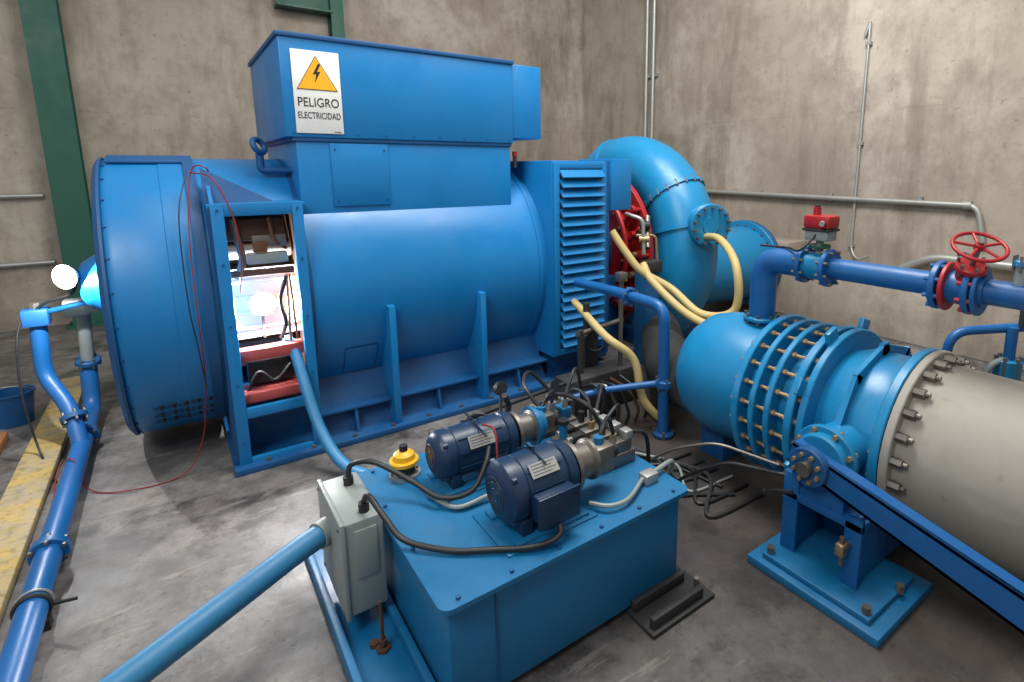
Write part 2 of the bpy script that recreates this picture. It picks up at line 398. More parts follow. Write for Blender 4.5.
# sign
s = B('danger_sign')
s.box((.742, 4.252, 2.235), (1.048, 4.2605, 2.785), WHITE, .002)
def tri(cx, czz, w, y, m, d=.002):
    h = w*.87
    s.prism([(cx-w/2, y, czz-h/2), (cx+w/2, y, czz-h/2), (cx, y, czz+h/2)], (0, d, 0), m)
tri(.895, 2.64, .262, 4.2495, RUST, .002); tri(.895, 2.638, .246, 4.2485, YSIGN, .002)
s.prism([(.908, 4.2465, 2.70), (.872, 4.2465, 2.63), (.894, 4.2465, 2.633), (.88, 4.2465, 2.575), (.92, 4.2465, 2.65), (.898, 4.2465, 2.647), (.925, 4.2465, 2.70)], (0, .002, 0), INK)
s.box((.985, 4.250, 2.245), (1.03, 4.253, 2.25), INK)
so = s.done()
def text(txt, size, loc, name, mat, sx=1):
    cu = bpy.data.curves.new(name, 'FONT'); cu.body = txt; cu.size = size; cu.align_x = 'CENTER'; cu.extrude = .0008
    o = bpy.data.objects.new(name+'_tmp', cu); sc.collection.objects.link(o)
    bpy.context.view_layer.update()
    me = bpy.data.meshes.new_from_object(o.evaluated_get(bpy.context.evaluated_depsgraph_get()))
    bpy.data.objects.remove(o); me.materials.clear(); me.materials.append(mat)
    n = bpy.data.objects.new(name, me); sc.collection.objects.link(n)
    n.location = loc; n.rotation_euler = (pi/2, 0, 0); n.scale = (sx, 1, 1); n.parent = so
text('PELIGRO', .086, (.895, 4.2505, 2.415), 'sign_title', INK, .80)
text('ELECTRICIDAD', .062, (.895, 4.2505, 2.335), 'sign_subtitle', INK, .66)

# ------------------------------------------------------------------ work lamps
b = B('work_lamp')
b.sph((-.64, 4.93, 1.28), .036, LAMP, 20)
b.lathe([(0, .03), (.02, .06), (.06, .085), (.065, .08), (.03, .05), (.01, .02)], (-.585, 5.00, 1.28), (-.6, -.8, 0), LIGHTP, 24)
b.cyl((-.585, 5.0, 1.28), (-.55, 5.045, 1.28), .03, BLACK)
b.tube(cat([(-.57, 5.03, 1.26), (-.62, 5.1, 1.14), (-.76, 5.2, 1.08), (-.83, 5.25, 1.03)]), .01, BLACK)
b.tube(cat([(-.83, 5.25, 1.03), (-.93, 5.2, .9), (-.95, 5.1, .5), (-.90, 5.0, .1), (-.78, 4.6, .012)]), .007, BLACK)
b.done()
b = B('work_lamp')
b.sph((.44, 4.32, 1.06), .05, LAMP, 20)
b.lathe([(0, .02), (.02, .05), (.06, .085), (.065, .08), (.03, .04), (.01, .02)], (.44, 4.38, 1.06), (0, -1, 0), LIGHTP, 24)
b.cyl((.44, 4.39, .80), (.44, 4.39, 1.04), .010, STEEL)
b.done()

# ------------------------------------------------------------------ turbine
t = B('francis_turbine'); tc = V3((4.50, 5.07, 1.10))
pts = []; rr = []
for k in range(61):
    th = -62+270*k/60; a = math.radians(th); R = .98-.06*(k/60)
    pts.append(tc+V3((0, -R*math.cos(a), R*math.sin(a)))); rr.append(.35-.14*(k/60)**3)
t.tube(pts, rr, BLUE_V, 32)
for th in (18, 40, 105):
    k = int((th+62)/270*60); d = (pts[k+1]-pts[k-1]).normalized()
    t.lathe([(-.02, rr[k]-.01), (-.02, rr[k]+.022), (.02, rr[k]+.022), (.02, rr[k]-.01)], pts[k], d, BLUE_V, 36)
    if th == 40:
        uu, vv, _ = basis(d)
        for q in range(20):
            a = 2*pi*q/20; p = pts[k]+(uu*math.cos(a)+vv*math.sin(a))*(rr[k]+.012); t.cyl(p-d*.035, p+d*.035, .012, STEEL, seg=6)
ox = tc.x
t.cyl((ox-.3, cy, cz), (ox+.3, cy, cz), .72, BLUE_V, seg=48)
t.flange((ox-.47, cy, cz), AX, .92, .06, RED, 28, .024, STEEL)
t.flange((ox-.56, cy, cz), AX, .66, .06, RED, 20, .02, BRONZE)
t.cyl((ox-.8, cy, cz), (ox-.55, cy, cz), .40, BLUE_D, seg=36)
for k in range(22):
    a = 2*pi*k/22; d = V3((0, -math.cos(a), math.sin(a))); p = V3((ox-.56, cy, cz))+d*.78
    t.cbox(p, (.05, .05, .22), RED, ax=d+V3((0, .4*math.sin(a), .4*math.cos(a))), bev=.006)
    t.cyl(p+V3((-.07, 0, 0)), p+V3((.05, 0, 0)), .034, RED if k % 3 else BRONZE, seg=10)
    q = p+d*.10; t.cyl(q+V3((-.05, 0, 0)), q+V3((.07, 0, 0)), .026, BLACK if k % 2 else RED, seg=8)
t.torus((ox-.66, cy, cz), AX, .72, .028, RED, 48, 8)
t.cyl((3.51, cy, cz), (ox-.7, cy, cz), .26, STEEL, seg=32)
t.cyl((3.55, cy, cz), (3.66, cy, cz), .62, BLUE_D, seg=48, bev=.01)
t.box((3.7, 4.6, 0), (4.0, 5.5, .8), BLUE_D, .02)
t.box((4.1, 4.3, 0), (5.0, 5.9, .18), BLUE_D, .02)
p0 = V3((4.62, 4.25, 1.45)); p1 = V3((4.40, 3.72, 1.42)); dd = (p1-p0).normalized()
t.cyl(p0, p1, .18, BLUE_V, seg=32)
t.flange(p1, dd, .22, .035, BLUE_V, 0)
t.flange(p1+dd*.045, dd, .22, .035, BLUE_V, 14, .014, STEEL, .19, .06)
t.cyl(p1+dd*.06, p1+dd*.075, .09, BLUE_V, seg=20)
# servo linkage, valves
t.tube([(3.95, 4.15, 1.5), (3.8, 3.98, 1.2)], .03, STEEL); t.box((3.70, 3.88, 0.0), (3.88, 4.06, .96), BLUE_D, .01)
t.box((3.72, 3.86, .96), (3.90, 4.02, 1.08), DARK, .01)
t.tube(fillet([(3.6, 4.1, 1.55), (3.7, 3.95, 1.5), (3.72, 3.95, 1.15)], .06), .020, GALV)
t.tube(fillet([(3.75, 4.1, 1.32), (3.93, 4.0, 1.32), (3.96, 4.0, 1.0)], .06), .016, BRONZE)
t.cyl((3.68, 3.98, 1.30), (3.76, 3.92, 1.30), .035, BRONZE, seg=12); t.cyl((3.80, 4.1, 1.42), (3.88, 4.04, 1.42), .045, BLACK, seg=16)
t.tube(cat([(2.98, 2.55, .42), (3.1, 2.9, .36), (3.5, 3.4, .32), (4.1, 4.1, .30), (4.45, 4.6, .22)]), .21, DARK, 32)
# draft tube cone
t.lathe([(0, .42), (.15, .44), (1.68, .52)], (4.8, 4.85, .66), (1, 0, 0), BLUE_V, 48)
t.flange((6.50, 4.85, .66), AX, .60, .05, BLUE_V, 24, .02, STEEL); t.flange((6.57, 4.85, .66), AX, .60, .05, BLUE_D, 0)
t.done()

# ------------------------------------------------------------------ valve and penstock
PX, PZ = 3.0, .60
AY = (0, 1, 0)
def pc(y): return (PX, y, PZ)
v = B('butterfly_valve')
v.lathe([(1.06, .2), (1.06, .43), (1.12, .40), (1.2, .41), (1.36, .41), (1.42, .385), (1.55, .385), (1.9, .39), (1.98, .40), (2.15, .425), (2.30, .42), (2.42, .385), (2.50, .32), (2.52, .1)], (PX, 0, PZ), AY, BLUE_V, 64)
v.flange(pc(1.88), AY, .49, .045, BLUE_V, 24, .017, BRONZE, .45)
v.flange(pc(1.77), AY, .485, .035, BLUE_V, 0)
v.flange(pc(1.67), AY, .485, .035, BLUE_V, 24, .017, BRONZE, .45)
v.flange(pc(1.53), AY, .50, .045, BLUE_V, 24, .018, BRONZE, .455)
v.flange(pc(1.46), AY, .50, .04, BLUE_V, 0)
v.flange(pc(1.085), AY, .485, .045, BLUE_V, 24, .017, STEEL, .45, .01)
for k in range(24):
    a = 2*pi*(k+.5)/24; x = PX+.45*math.cos(a); z = PZ+.45*math.sin(a)
    v.cyl((x, 1.5, z), (x, 1.92, z), .010, BRONZE, seg=8)
for th in (70, 110, 150, 200):
    a = math.radians(th); v.cbox((PX+.5*math.cos(a), 1.49, PZ+.5*math.sin(a)), (.03, .09, .12), BLUE_V, ax=(math.cos(a), 0, math.sin(a)), bev=.006)
for th in (35, 75, 110, 150):
    a = math.radians(th); v.cbox((PX+.42*math.cos(a), 1.28, PZ+.42*math.sin(a)), (.025, .34, .06), BLUE_V, ax=(math.cos(a), 0, math.sin(a)))
v.cyl((2.62, 1.27, .60), (2.38, 1.27, .60), .13, BLUE_V, seg=32, bev=.01)
v.flange((2.44, 1.27, .60), AX, .16, .03, BLUE_V, 8, .014, BRONZE)
v.flange((2.30, 1.27, .60), AX, .095, .05, BLUE_D, 8, .011, BRONZE, .065)
v.cyl((2.24, 1.27, .60), (2.30, 1.27, .60), .035, STEEL, seg=16)
d = V3((0, -1, -.235)).normalized(); n = V3((0, -.235, 1)).normalized()
P = V3((2.31, 1.38, .63)); Q = P+d*2.1
v.prism([P+n*.05, Q+n*.085, Q-n*.085, P-n*.06], (.02, 0, 0), BLUE_P)
v.prism([P+n*.05, Q+n*.085, Q+n*.07, P+n*.035], (.08, 0, 0), BLUE_P)
v.prism([P-n*.06, Q-n*.085, Q-n*.07, P-n*.045], (.08, 0, 0), BLUE_P)
v.cbox(V3((2.35, 1.36, .62))+d*2.0, (.3, .45, .3), BLUE_D, bev=.02)
v.box((2.18, .84, 0), (2.72, 1.50, .045), BLUE_T, .006)
v.box((2.22, .90, .045), (2.66, 1.44, .075), BLUE_T, .006)
v.box((2.34, 1.34, .07), (2.37, 1.42, .50), BLUE_P, .004); v.box((2.34, 1.02, .07), (2.37, 1.10, .42), BLUE_P, .004)
v.box((2.34, 1.02, .36), (2.66, 1.42, .40), BLUE_P, .004)
v.box((2.36, 1.36, .07), (2.66, 1.39, .42), BLUE_P, .004); v.box((2.36, 1.04, .07), (2.66, 1.07, .42), BLUE_P, .004)
v.prism([(2.355, 1.40, .40), (2.355, 1.34, .44), (2.355, 1.12, .60), (2.355, 1.12, .40)], (.02, 0, 0), BLUE_P)
v.box((2.7, 1.08, .0), (3.3, 1.42, .24), BLUE_P, .01)
for (x, y) in ((2.25, .93), (2.25, 1.41), (2.5, .9), (2.62, 1.42)): v.cyl((x, y, .07), (x, y, .11), .02, STEEL, seg=6)
v.cyl((2.40, 1.08, .28), (2.27, 1.08, .28), .022, STEEL, seg=12); v.cbox((2.29, 1.08, .28), (.05, .04, .06), BRONZE, bev=.008); v.cyl((2.29, 1.08, .20), (2.29, 1.08, .34), .012, STEEL, seg=8)
v.tube(fillet([(2.45, 1.6, .25), (2.30, 1.50, .34), (2.24, 1.42, .42), (2.22, 1.3, .48)], .06), .010, BLACK)
v.tube(fillet([(2.35, 1.46, .50), (2.20, 1.75, .55), (2.1, 1.95, .46), (2.0, 2.2, .25), (1.9, 2.4, .02)], .08), .008, STEEL)
v.tube(fillet([(2.36, 1.42, .46), (2.25, 1.7, .44), (2.2, 1.9, .3), (2.3, 2.2, .02)], .06), .010, BLACK)
v.box((2.85, 2.2, 0), (3.2, 2.4, .2), BLUE_D, .01)
v.done()

p = B('penstock_pipe')
p.cyl((PX, -2.8, PZ), (PX, 1.05, PZ), .425, CREAM, seg=72)
p.flange(pc(1.037), AY, .485, .04, CREAM, 0)
uu, vv, _ = basis(AY)
for k in range(24):
    a = 2*pi*(k+.5)/24; c = V3(pc(0))+uu*.45*math.cos(a)+vv*.45*math.sin(a)
    p.cyl(c+V3((0, .965, 0)), c+V3((0, 1.018, 0)), .023, STEEL, seg=6); p.cyl(c+V3((0, .945, 0)), c+V3((0, .965, 0)), .012, STEEL, seg=8)
p.box((2.75, -2.6, 0), (3.25, -2.2, .22), WALL); p.box((2.75, -.6, 0), (3.25, -.35, .2), DARK)
p.done()

# bypass line
b = B('bypass_pipe'); BX, BZ = 3.0, 1.43
b.tube(fillet([(BX, 2.06, 1.0), (BX, 2.06, BZ), (BX, 1.80, BZ)], .16), .082, BLUE_P, 24)
b.flange((BX, 2.06, 1.04), (0, 0, 1), .115, .025, BLUE_V, 8)
b.tube([(BX, 1.8, BZ), (BX, -2.5, BZ)], .060, BLUE_P, 24)
b.flange((BX, 1.78, BZ), AY, .11, .03, BLUE_P, 8, .01, STEEL); b.flange((BX, 1.63, BZ), AY, .11, .03, BLUE_P, 8, .01, STEEL)
b.cyl((BX, 1.78, BZ), (BX, 1.62, BZ), .08, BLUE_V); b.cyl((BX, 1.70, BZ), (BX, 1.70, BZ+.20), .022, GREY)
b.flange((BX, 1.70, BZ+.12), (0, 0, 1), .06, .02, GREEN, 0)
b.box((BX-.055, 1.63, BZ+.155), (BX+.055, 1.77, BZ+.215), GREY, .008); b.box((BX-.065, 1.62, BZ+.21), (BX+.065, 1.78, BZ+.225), DARK, .003)
b.box((BX-.062, 1.62, BZ+.225), (BX+.062, 1.78, BZ+.30), RED, .014)
b.cyl((BX, 1.73, BZ+.30), (BX, 1.73, BZ+.345), .022, RED); b.cyl((BX, 1.73, BZ+.345), (BX, 1.73, BZ+.355), .015, DARK)
b.cyl((BX-.06, 1.66, BZ+.26), (BX-.12, 1.63, BZ+.26), .014, GREY); b.tube(cat([(BX-.05, 1.7, BZ+.19), (BX-.12, 1.75, BZ+.1), (BX-.02, 1.9, BZ+.09), (BX, 2.1, BZ+.08)]), .007, BLACK, 8)
b.flange((BX, 1.06, BZ), AY, .12, .03, BLUE_P, 8, .011, BLUE_P); b.flange((BX, 1.02, BZ), AY, .12, .02, RED, 0)
b.cyl((BX, 1.02, BZ), (BX, .86, BZ), .08, BLUE_P)
b.flange((BX, .92, BZ), AY, .12, .03, BLUE_P, 8, .011, RED); b.flange((BX, .885, BZ), AY, .12, .02, BLUE_P, 0)
wa = V3((-.38, -.30, .86)).normalized(); w0_ = V3((BX, .96, BZ)); wc = w0_+wa*.25
b.cyl(w0_, w0_+wa*.14, .05, RED); b.flange(w0_+wa*.13, wa, .065, .03, RED, 6, .008)
b.cyl(w0_+wa*.12, wc+wa*.03, .012, STEEL)
b.torus(wc, wa, .105, .009, RED, 40, 10); b.cyl(wc-wa*.012, wc+wa*.015, .022, RED)
uu, vv, _ = basis(wa)
for k in range(5):
    a = 2*pi*k/5+.3; b.tube([wc, wc+(uu*math.cos(a)+vv*math.sin(a))*.10], .007, RED, 8)
b.cyl((BX, .74, BZ), (BX, .74, BZ+.14), .028, GREY); b.flange((BX, .74, BZ+.15), (0, 0, 1), .04, .03, BLUE_V, 6, .006)
b.done()
b = B('drain_pipe')
b.tube(fillet([(3.7, 1.25, .0), (3.7, 1.22, 1.02), (4.1, .9, 1.06), (4.6, -.6, 1.06)], .12), .028, BLUE_P)
b.tube(fillet([(3.85, 1.1, .0), (3.85, 1.05, .85), (4.3, .7, .88), (4.7, -.6, .88)], .1), .02, GREY)
b.flange((3.7, 1.24, .6), (0, 0, 1), .06, .03, BLUE_V, 6); b.cyl((3.7, 1.24, .72), (3.62, 1.1, .74), .02, STEEL); b.cbox((3.85, 1.05, .6), (.1, .1, .12), DARK, bev=.01)
b.flange((4.15, .75, 1.06), (.2, -.9, 0), .07, .09, BLUE_D, 6); b.cbox((4.2, .6, .88), (.1, .1, .16), DARK, bev=.02)
b.torus((3.62, 1.08, .74), (-.5, -.8, 0), .05, .008, BLUE_V, 20); b.cyl((4.0, .95, 1.06), (4.0, .95, 1.2), .02, DARK)
b.cyl((3.95, .98, .0), (3.95, .98, 1.06), .03, BLUE_P); b.flange((3.95, .98, .8), (0, 0, 1), .07, .12, BLUE_V, 6)
b.done()

# ------------------------------------------------------------------ cream hoses
b = B('rubber_hose')
b.tube(cat([(3.36, 4.02, 1.40), (3.44, 3.90, 1.2), (3.54, 3.78, 1.02), (3.74, 3.58, .86), (3.78, 3.23, .68), (3.89, 2.95, .76), (3.92, 2.98, 1.14), (4.15, 3.35, 1.32), (4.38, 3.75, 1.30)]), .038, HOSE)
b.done()
b = B('rubber_hose')
b.tube(cat([(3.6, 3.83, 1.08), (3.58, 3.68, .94), (3.65, 3.32, .70), (3.72, 3.0, .61), (3.82, 2.78, .64), (3.92, 2.68, .55), (4.0, 2.6, .04)]), .038, HOSE); b.done()
b = B('rubber_hose')
b.tube(cat([(2.72, 3.75, .85), (2.58, 3.16, .72), (2.72, 2.98, .55), (2.75, 2.90, .25), (2.9, 2.84, .05), (3.0, 3.1, .04)]), .032, HOSE); b.done()

b = B('cooling_water_pipe')
b.tube(fillet([(2.75, 3.75, 1.02), (2.78, 3.2, 1.02), (2.80, 2.74, 1.0), (2.80, 2.72, .0)], .12), .042, BLUE_P, 16)
b.tube(fillet([(2.80, 2.73, .42), (2.45, 3.0, .36), (2.1, 3.15, .3), (2.05, 3.2, .0)], .06), .026, BLUE_P)
b.flange((2.78, 3.1, 1.01), (0.04, 1, 0.04), .075, .03, BLUE_P, 6, .009); b.flange((2.80, 2.72, .42), (0, 0, 1), .07, .05, BLUE_P, 6, .009)
b.flange((2.8, 2.72, .02), (0, 0, 1), .08, .03, BLUE_D, 4); b.done()
b = B('lubrication_manifold')
b.tube([(2.66, 3.5, .0), (2.66, 3.5, .9)], .028, DARK); b.tube([(2.95, 3.4, .0), (2.95, 3.4, 1.1)], .02, STEEL)
b.tube([(2.45, 3.3, .0), (2.45, 3.3, .75)], .024, DARK); b.tube([(2.42, 3.3, .72), (2.98, 3.42, .72)], .02, STEEL)
b.cbox((2.62, 3.42, .52), (.14, .10, .3), DARK, bev=.01); b.cbox((2.95, 3.4, 1.1), (.08, .08, .08), STEEL, bev=.01)
b.cbox((2.5, 3.28, .2), (.5, .2, .4), DARK, bev=.02); b.cbox((3.0, 3.45, .16), (.25, .25, .32), DARK, bev=.02)
for k in range(5):
    x = 2.35+k*.1; b.tube(cat([(x, 3.17, .35), (x+.03, 3.0, .4-.03*k), (x+.1, 2.95, .15), (x+.12, 3.0, .02)]), .012, (BLACK, STEEL, BLACK, RUST, BLACK)[k], 8)
b.torus((2.62, 3.33, .62), (-.5, -.8, 0), .08, .012, BLACK, 30)
for k in range(6):
    y = 2.95-.12*k; b.tube(cat([(2.1+.05*k, 3.1-.05*k, .012), (2.25+.06*k, y, .012+.02*(k % 2)), (2.45+.03*k, y-.25, .03), (2.55-.05*k, y-.5, .012), (2.75, y-.55, .012)]), .009+.002*(k % 3), (BLACK, DARK, BLACK, GREY, BLACK, DARK)[k], 8)
b.done()

# ------------------------------------------------------------------ hydraulic power unit
h = B('hydraulic_power_unit'); ZT = .51
h.box((.62, 1.61, .03), (1.78, 2.62, .495), BLUE_T, .012)
def rrect(x0, x1, y0, y1, r, z, n=6):
    o = []
    for (cx, cyy, a0) in ((x1-r, y1-r, 0), (x0+r, y1-r, 90), (x0+r, y0+r, 180), (x1-r, y0+r, 270)):
        for k in range(n+1):
            a = math.radians(a0+90*k/n); o.append((cx+r*math.cos(a), cyy+r*math.sin(a), z))
    return o
h.prism(rrect(.585, 1.82, 1.575, 2.66, .045, .49), (0, 0, .02), BLUE_T)
for k in range(6):
    x = .66+k*.215
    for y in (1.61, 2.62): h.cyl((x, y, .51), (x, y, .52), .009, BLUE_D, seg=6)
for y in (1.95, 2.3):
    for x in (.62, 1.78): h.cyl((x, y, .51), (x, y, .52), .009, BLUE_D, seg=6)
h.box((.80, 1.603, .03), (.805, 1.612, .49), BLUE_D)
h.box((1.46, 1.44, 0), (1.86, 1.64, .02), DARK, .004); h.box((1.48, 1.46, .02), (1.80, 1.49, .07), DARK, .004); h.box((1.48, 1.58, .02), (1.80, 1.61, .07), DARK, .004)
h.box((1.62, 1.64, .0), (1.84, 2.62, .035), DARK, .004)
h.cyl((1.83, 1.53, .02), (1.83, 1.53, .06), .014, STEEL, seg=6)
h.box((.36, 1.5, 0), (.61, 2.98, .03), BLUE_T, .004); h.box((.36, 1.5, .03), (.39, 2.98, .085), BLUE_T, .004); h.box((.58, 1.5, .03), (.61, 2.98, .085), BLUE_T, .004)
h.box((.39, 2.95, .03), (.58, 2.98, .085), BLUE_T, .004)
for y in (1.7, 2.1): h.cyl((.485, y, .03), (.485, y, .05), .02, RUST, seg=6)
h.cyl((.51, 2.06, .03), (.51, 2.06, .26), .008, RUST, seg=8); h.cyl((.51, 2.06, .03), (.51, 2.06, .045), .03, RUST, seg=6); h.cyl((.51, 2.06, .06), (.51, 2.06, .08), .018, RUST, seg=6)
h.cyl((.78, 2.50, .51), (.78, 2.50, .53), .075, GALV, seg=28); h.cyl((.78, 2.50, .53), (.78, 2.50, .575), .05, DARK)
h.cyl((.78, 2.50, .575), (.78, 2.50, .60), .07, YELLOW, seg=24, bev=.005); h.lathe([(.0, .055), (.025, .05), (.04, .03), (.045, .001)], (.78, 2.5, .60), (0, 0, 1), YELLOW, 20)
h.cyl((.78, 2.50, .64), (.78, 2.50, .67), .02, BLACK, seg=12)
for k in range(8):
    a = 2*pi*k/8; h.cyl((.78+.062*math.cos(a), 2.5+.062*math.sin(a), .53), (.78+.062*math.cos(a), 2.5+.062*math.sin(a), .54), .007, STEEL, seg=6)
def motor(x0, x1, y, z, r, tb):
    L = x1-x0
    h.lathe([(0, .02), (0, r*.55), (.012, r*.8), (.03, r*.97), (.05, r*1.0), (.085, r*1.0), (.088, r*.95), (.095, r*.95), (.098, r*.99), (L-.08, r*.99), (L-.078, r*.93), (L-.07, r*.93), (L-.065, r*1.0), (L-.02, r*.95), (L, r*.6), (L, .02)], (x0, y, z), AX, NAVY, 48)
    for rr_ in (.2, .38, .54): h.torus((x0+.001, y, z), AX, r*rr_, .003, BLACK, 32, 6)
    for k in range(16):
        a = 2*pi*k/16; h.cyl((x0+.004, y+.45*r*math.cos(a), z+.45*r*math.sin(a)), (x0-.001, y+.45*r*math.cos(a), z+.45*r*math.sin(a)), .006, BLACK, seg=6)
    for k in range(22):
        a = 2*pi*k/22; c = V3((x0+.10+(L-.19)/2, y+r*1.0*math.cos(a), z+r*1.0*math.sin(a)))
        if k % 2 == 0: h.cbox(c, (L-.2, .004, .012), NAVY, ax=(0, math.cos(a), math.sin(a)))
    for k in range(4):
        a = pi/4+pi/2*k; h.cyl((x0+.03, y+r*.98*math.cos(a), z+r*.98*math.sin(a)), (x0+.05, y+r*.98*math.cos(a), z+r*.98*math.sin(a)), .012, NAVY, seg=8)
    h.box((x0+.06, y-r*.85, z-r-.02), (x0+.11, y+r*.85, z-r*.6), NAVY, .004); h.box((x1-.11, y-r*.85, z-r-.02), (x1-.06, y+r*.85, z-r*.6), NAVY, .004)
    h.box((x0+.02, y-r*1.05, .51), (x1+.02, y-r*.55, z-r-.02), BLUE_T, .004); h.box((x0+.02, y+r*.55, .51), (x1+.02, y+r*1.05, z-r-.02), BLUE_T, .004)
    h.box((x0-.03, y-r*1.2, .51), (x1+.05, y+r*1.2, .518), BLUE_T, .002)
    if tb:
        h.box((x0+.10, y-r-.055, z-.085), (x1-.08, y-r*.8, z+.03), NAVY, .01); h.box((x0+.09, y-r-.065, z-.095), (x1-.07, y-r-.05, z+.04), NAVY, .004)
        a = math.radians(48)
    else: a = math.radians(35)
    nn = V3((0, -math.cos(a), math.sin(a)))
    X = Matrix.Translation(V3((x0+L*.5, y, z))+nn*(r*1.035)) @ Matrix((V3((1, 0, 0)), nn.cross(V3((1, 0, 0))), nn)).transposed().to_4x4()
    h.box((-.065, -.03, -.002), (.065, .03, .002), GALV, 0, X)
    for q in range(4): h.box((-.055, .018-q*.013, .002), (.055-.02*(q % 2), .021-q*.013, .0025), DARK, 0, X)
motor(.93, 1.29, 1.84, .685, .134, True)
motor(.84, 1.27, 2.30, .67, .116, False)
for (x, y, z, r) in ((1.29, 1.84, .685, .11), (1.27, 2.30, .67, .10)):
    h.lathe([(0, r), (.02, r), (.03, r*.75), (.10, r*.7), (.11, r*.85), (.125, r*.85)], (x, y, z), AX, STEEL, 32)
    h.box((x+.125, y-.06, z-.07), (x+.23, y+.06, z+.06), STEEL, .012); h.cyl((x+.23, y, z), (x+.27, y, z), .04, DARK)
    h.cyl((x+.18, y, z+.05), (x+.18, y, z+.09), .025, BLUE_T)
h.lathe([(0, .10), (.02, .10), (.025, .085), (.06, .08)], (1.38, 2.30, .67), AX, BLUE_T, 32)
# manifold & solenoid valves
h.box((1.48, 2.40, .51), (1.76, 2.60, .57), STEEL, .008); h.box((1.66, 1.71, .51), (1.74, 1.77, .56), GALV, .006)
h.box((1.58, 1.92, .51), (1.78, 2.32, .58), STEEL, .008)
for k in range(4):
    y = 1.96+k*.09
    h.box((1.60, y-.03, .58), (1.76, y+.03, .64), STEEL, .005); h.box((1.53, y-.025, .59), (1.60, y+.025, .635), DARK, .006); h.box((1.72, y-.028, .63), (1.77, y+.028, .68), GALV, .005)
    h.cyl((1.66, y, .64), (1.66, y, .68+.02*(k % 2)), .018, BLACK if k % 2 else BRONZE, seg=12)
    h.cyl((1.50, y, .61), (1.53, y, .61), .02, GALV, seg=10)
for k in range(3):
    x = 1.53+k*.09
    h.box((x-.03, 2.43, .57), (x+.03, 2.57, .63), BLUE_T if k != 1 else STEEL, .006); h.cyl((x, 2.46, .63), (x, 2.46, .68), .02, GALV, seg=12)
    h.cyl((x, 2.53, .63), (x, 2.53, .66), .018, BRONZE, seg=6)
h.box((1.45, 2.12, .51), (1.55, 2.22, .62), STEEL, .008); h.cyl((1.50, 2.17, .62), (1.50, 2.17, .70), .022, BLUE_T, seg=12); h.cyl((1.50, 2.17, .70), (1.50, 2.17, .72), .03, BLACK, seg=12)
for (x, y, z) in ((1.38, 2.62, .74), (1.74, 2.62, .66)):
    h.cyl((x, y, .51), (x, y, z), .010, STEEL, seg=8); nn = V3((.2, -.9, .3)).normalized()
    h.cyl(V3((x, y, z+.03))-nn*.015, V3((x, y, z+.03))+nn*.015, .038, BLACK, seg=28)
h.tube([(1.36, 2.50, .51), (1.36, 2.50, .72)], .018, DARK); h.tube([(1.38, 2.52, .70), (1.32, 2.46, .80)], .016, BLACK)
def hz(*pp, r=.011, m=BLACK): h.tube(cat(pp, 8), r, m, 8)
hz((1.45, 2.30, .75), (1.5, 2.32, .80), (1.58, 2.38, .78), (1.62, 2.46, .68))
hz((1.48, 1.84, .76), (1.52, 1.87, .80), (1.62, 1.95, .78), (1.66, 1.96, .68))
hz((1.45, 2.30, .74), (1.42, 2.42, .84), (1.55, 2.57, .84), (1.7, 2.52, .66))
hz((1.66, 2.05, .68), (1.6, 2.1, .80), (1.56, 2.3, .80), (1.53, 2.46, .68))
hz((1.66, 2.14, .68), (1.68, 2.2, .78), (1.70, 2.35, .78), (1.71, 2.46, .68), r=.009)
hz((1.71, 2.46, .68), (1.85, 2.55, .80), (2.0, 2.7, .62), (2.1, 2.8, .3), (2.2, 3.0, .03))
hz((1.76, 2.14, .66), (1.9, 2.2, .68), (2.05, 2.4, .4), (2.15, 2.6, .02), (2.5, 2.4, .012), (2.6, 2.0, .012))
hz((1.76, 2.23, .66), (1.9, 2.35, .74), (2.08, 2.55, .5), (2.2, 2.9, .1))
hz((1.76, 1.97, .66), (1.88, 1.95, .60), (1.95, 2.0, .3), (2.05, 2.1, .012), (2.3, 2.1, .012), (2.6, 1.9, .012))
hz((1.35, 2.5, .55), (1.25, 2.6, .66), (1.15, 2.62, .62), (1.1, 2.55, .53), r=.009)
hz((1.3, 2.1, .53), (1.4, 2.05, .6), (1.5, 2.1, .62), (1.55, 2.2, .6), r=.010)
hz((1.50, 1.96, .61), (1.44, 2.0, .60), (1.42, 2.06, .56), (1.40, 2.12, .53), r=.009)
hz((1.50, 2.05, .61), (1.43, 2.08, .64), (1.40, 2.16, .60), (1.42, 2.24, .56), r=.009, m=STEEL)
hz((.80, 2.25, .53), (.86, 2.08, .53), (1.0, 2.06, .54), (1.2, 2.06, .55), (1.4, 2.1, .56), (1.58, 2.1, .56), r=.010, m=GREY)
hz((1.66, 1.74, .54), (1.50, 1.66, .54), (1.40, 1.67, .54), (1.34, 1.74, .54), r=.010, m=GREY)
hz((1.74, 1.75, .54), (1.9, 1.78, .53), (2.0, 1.9, .35), (2.05, 2.0, .03), r=.012, m=GREY)
hz((1.08, 2.24, .79), (1.10, 2.16, .79), (1.08, 2.10, .70), (1.06, 2.06, .58), r=.005, m=REDW)
h.tube(fillet([(1.3, 2.62, .54), (1.3, 2.9, .5), (2.1, 3.0, .5)], .06), .014, BLACK)
h.tube(fillet([(1.5, 2.62, .54), (1.5, 2.8, .45), (2.05, 2.85, .45), (2.05, 2.85, .0)], .06), .014, STEEL)
h.done()

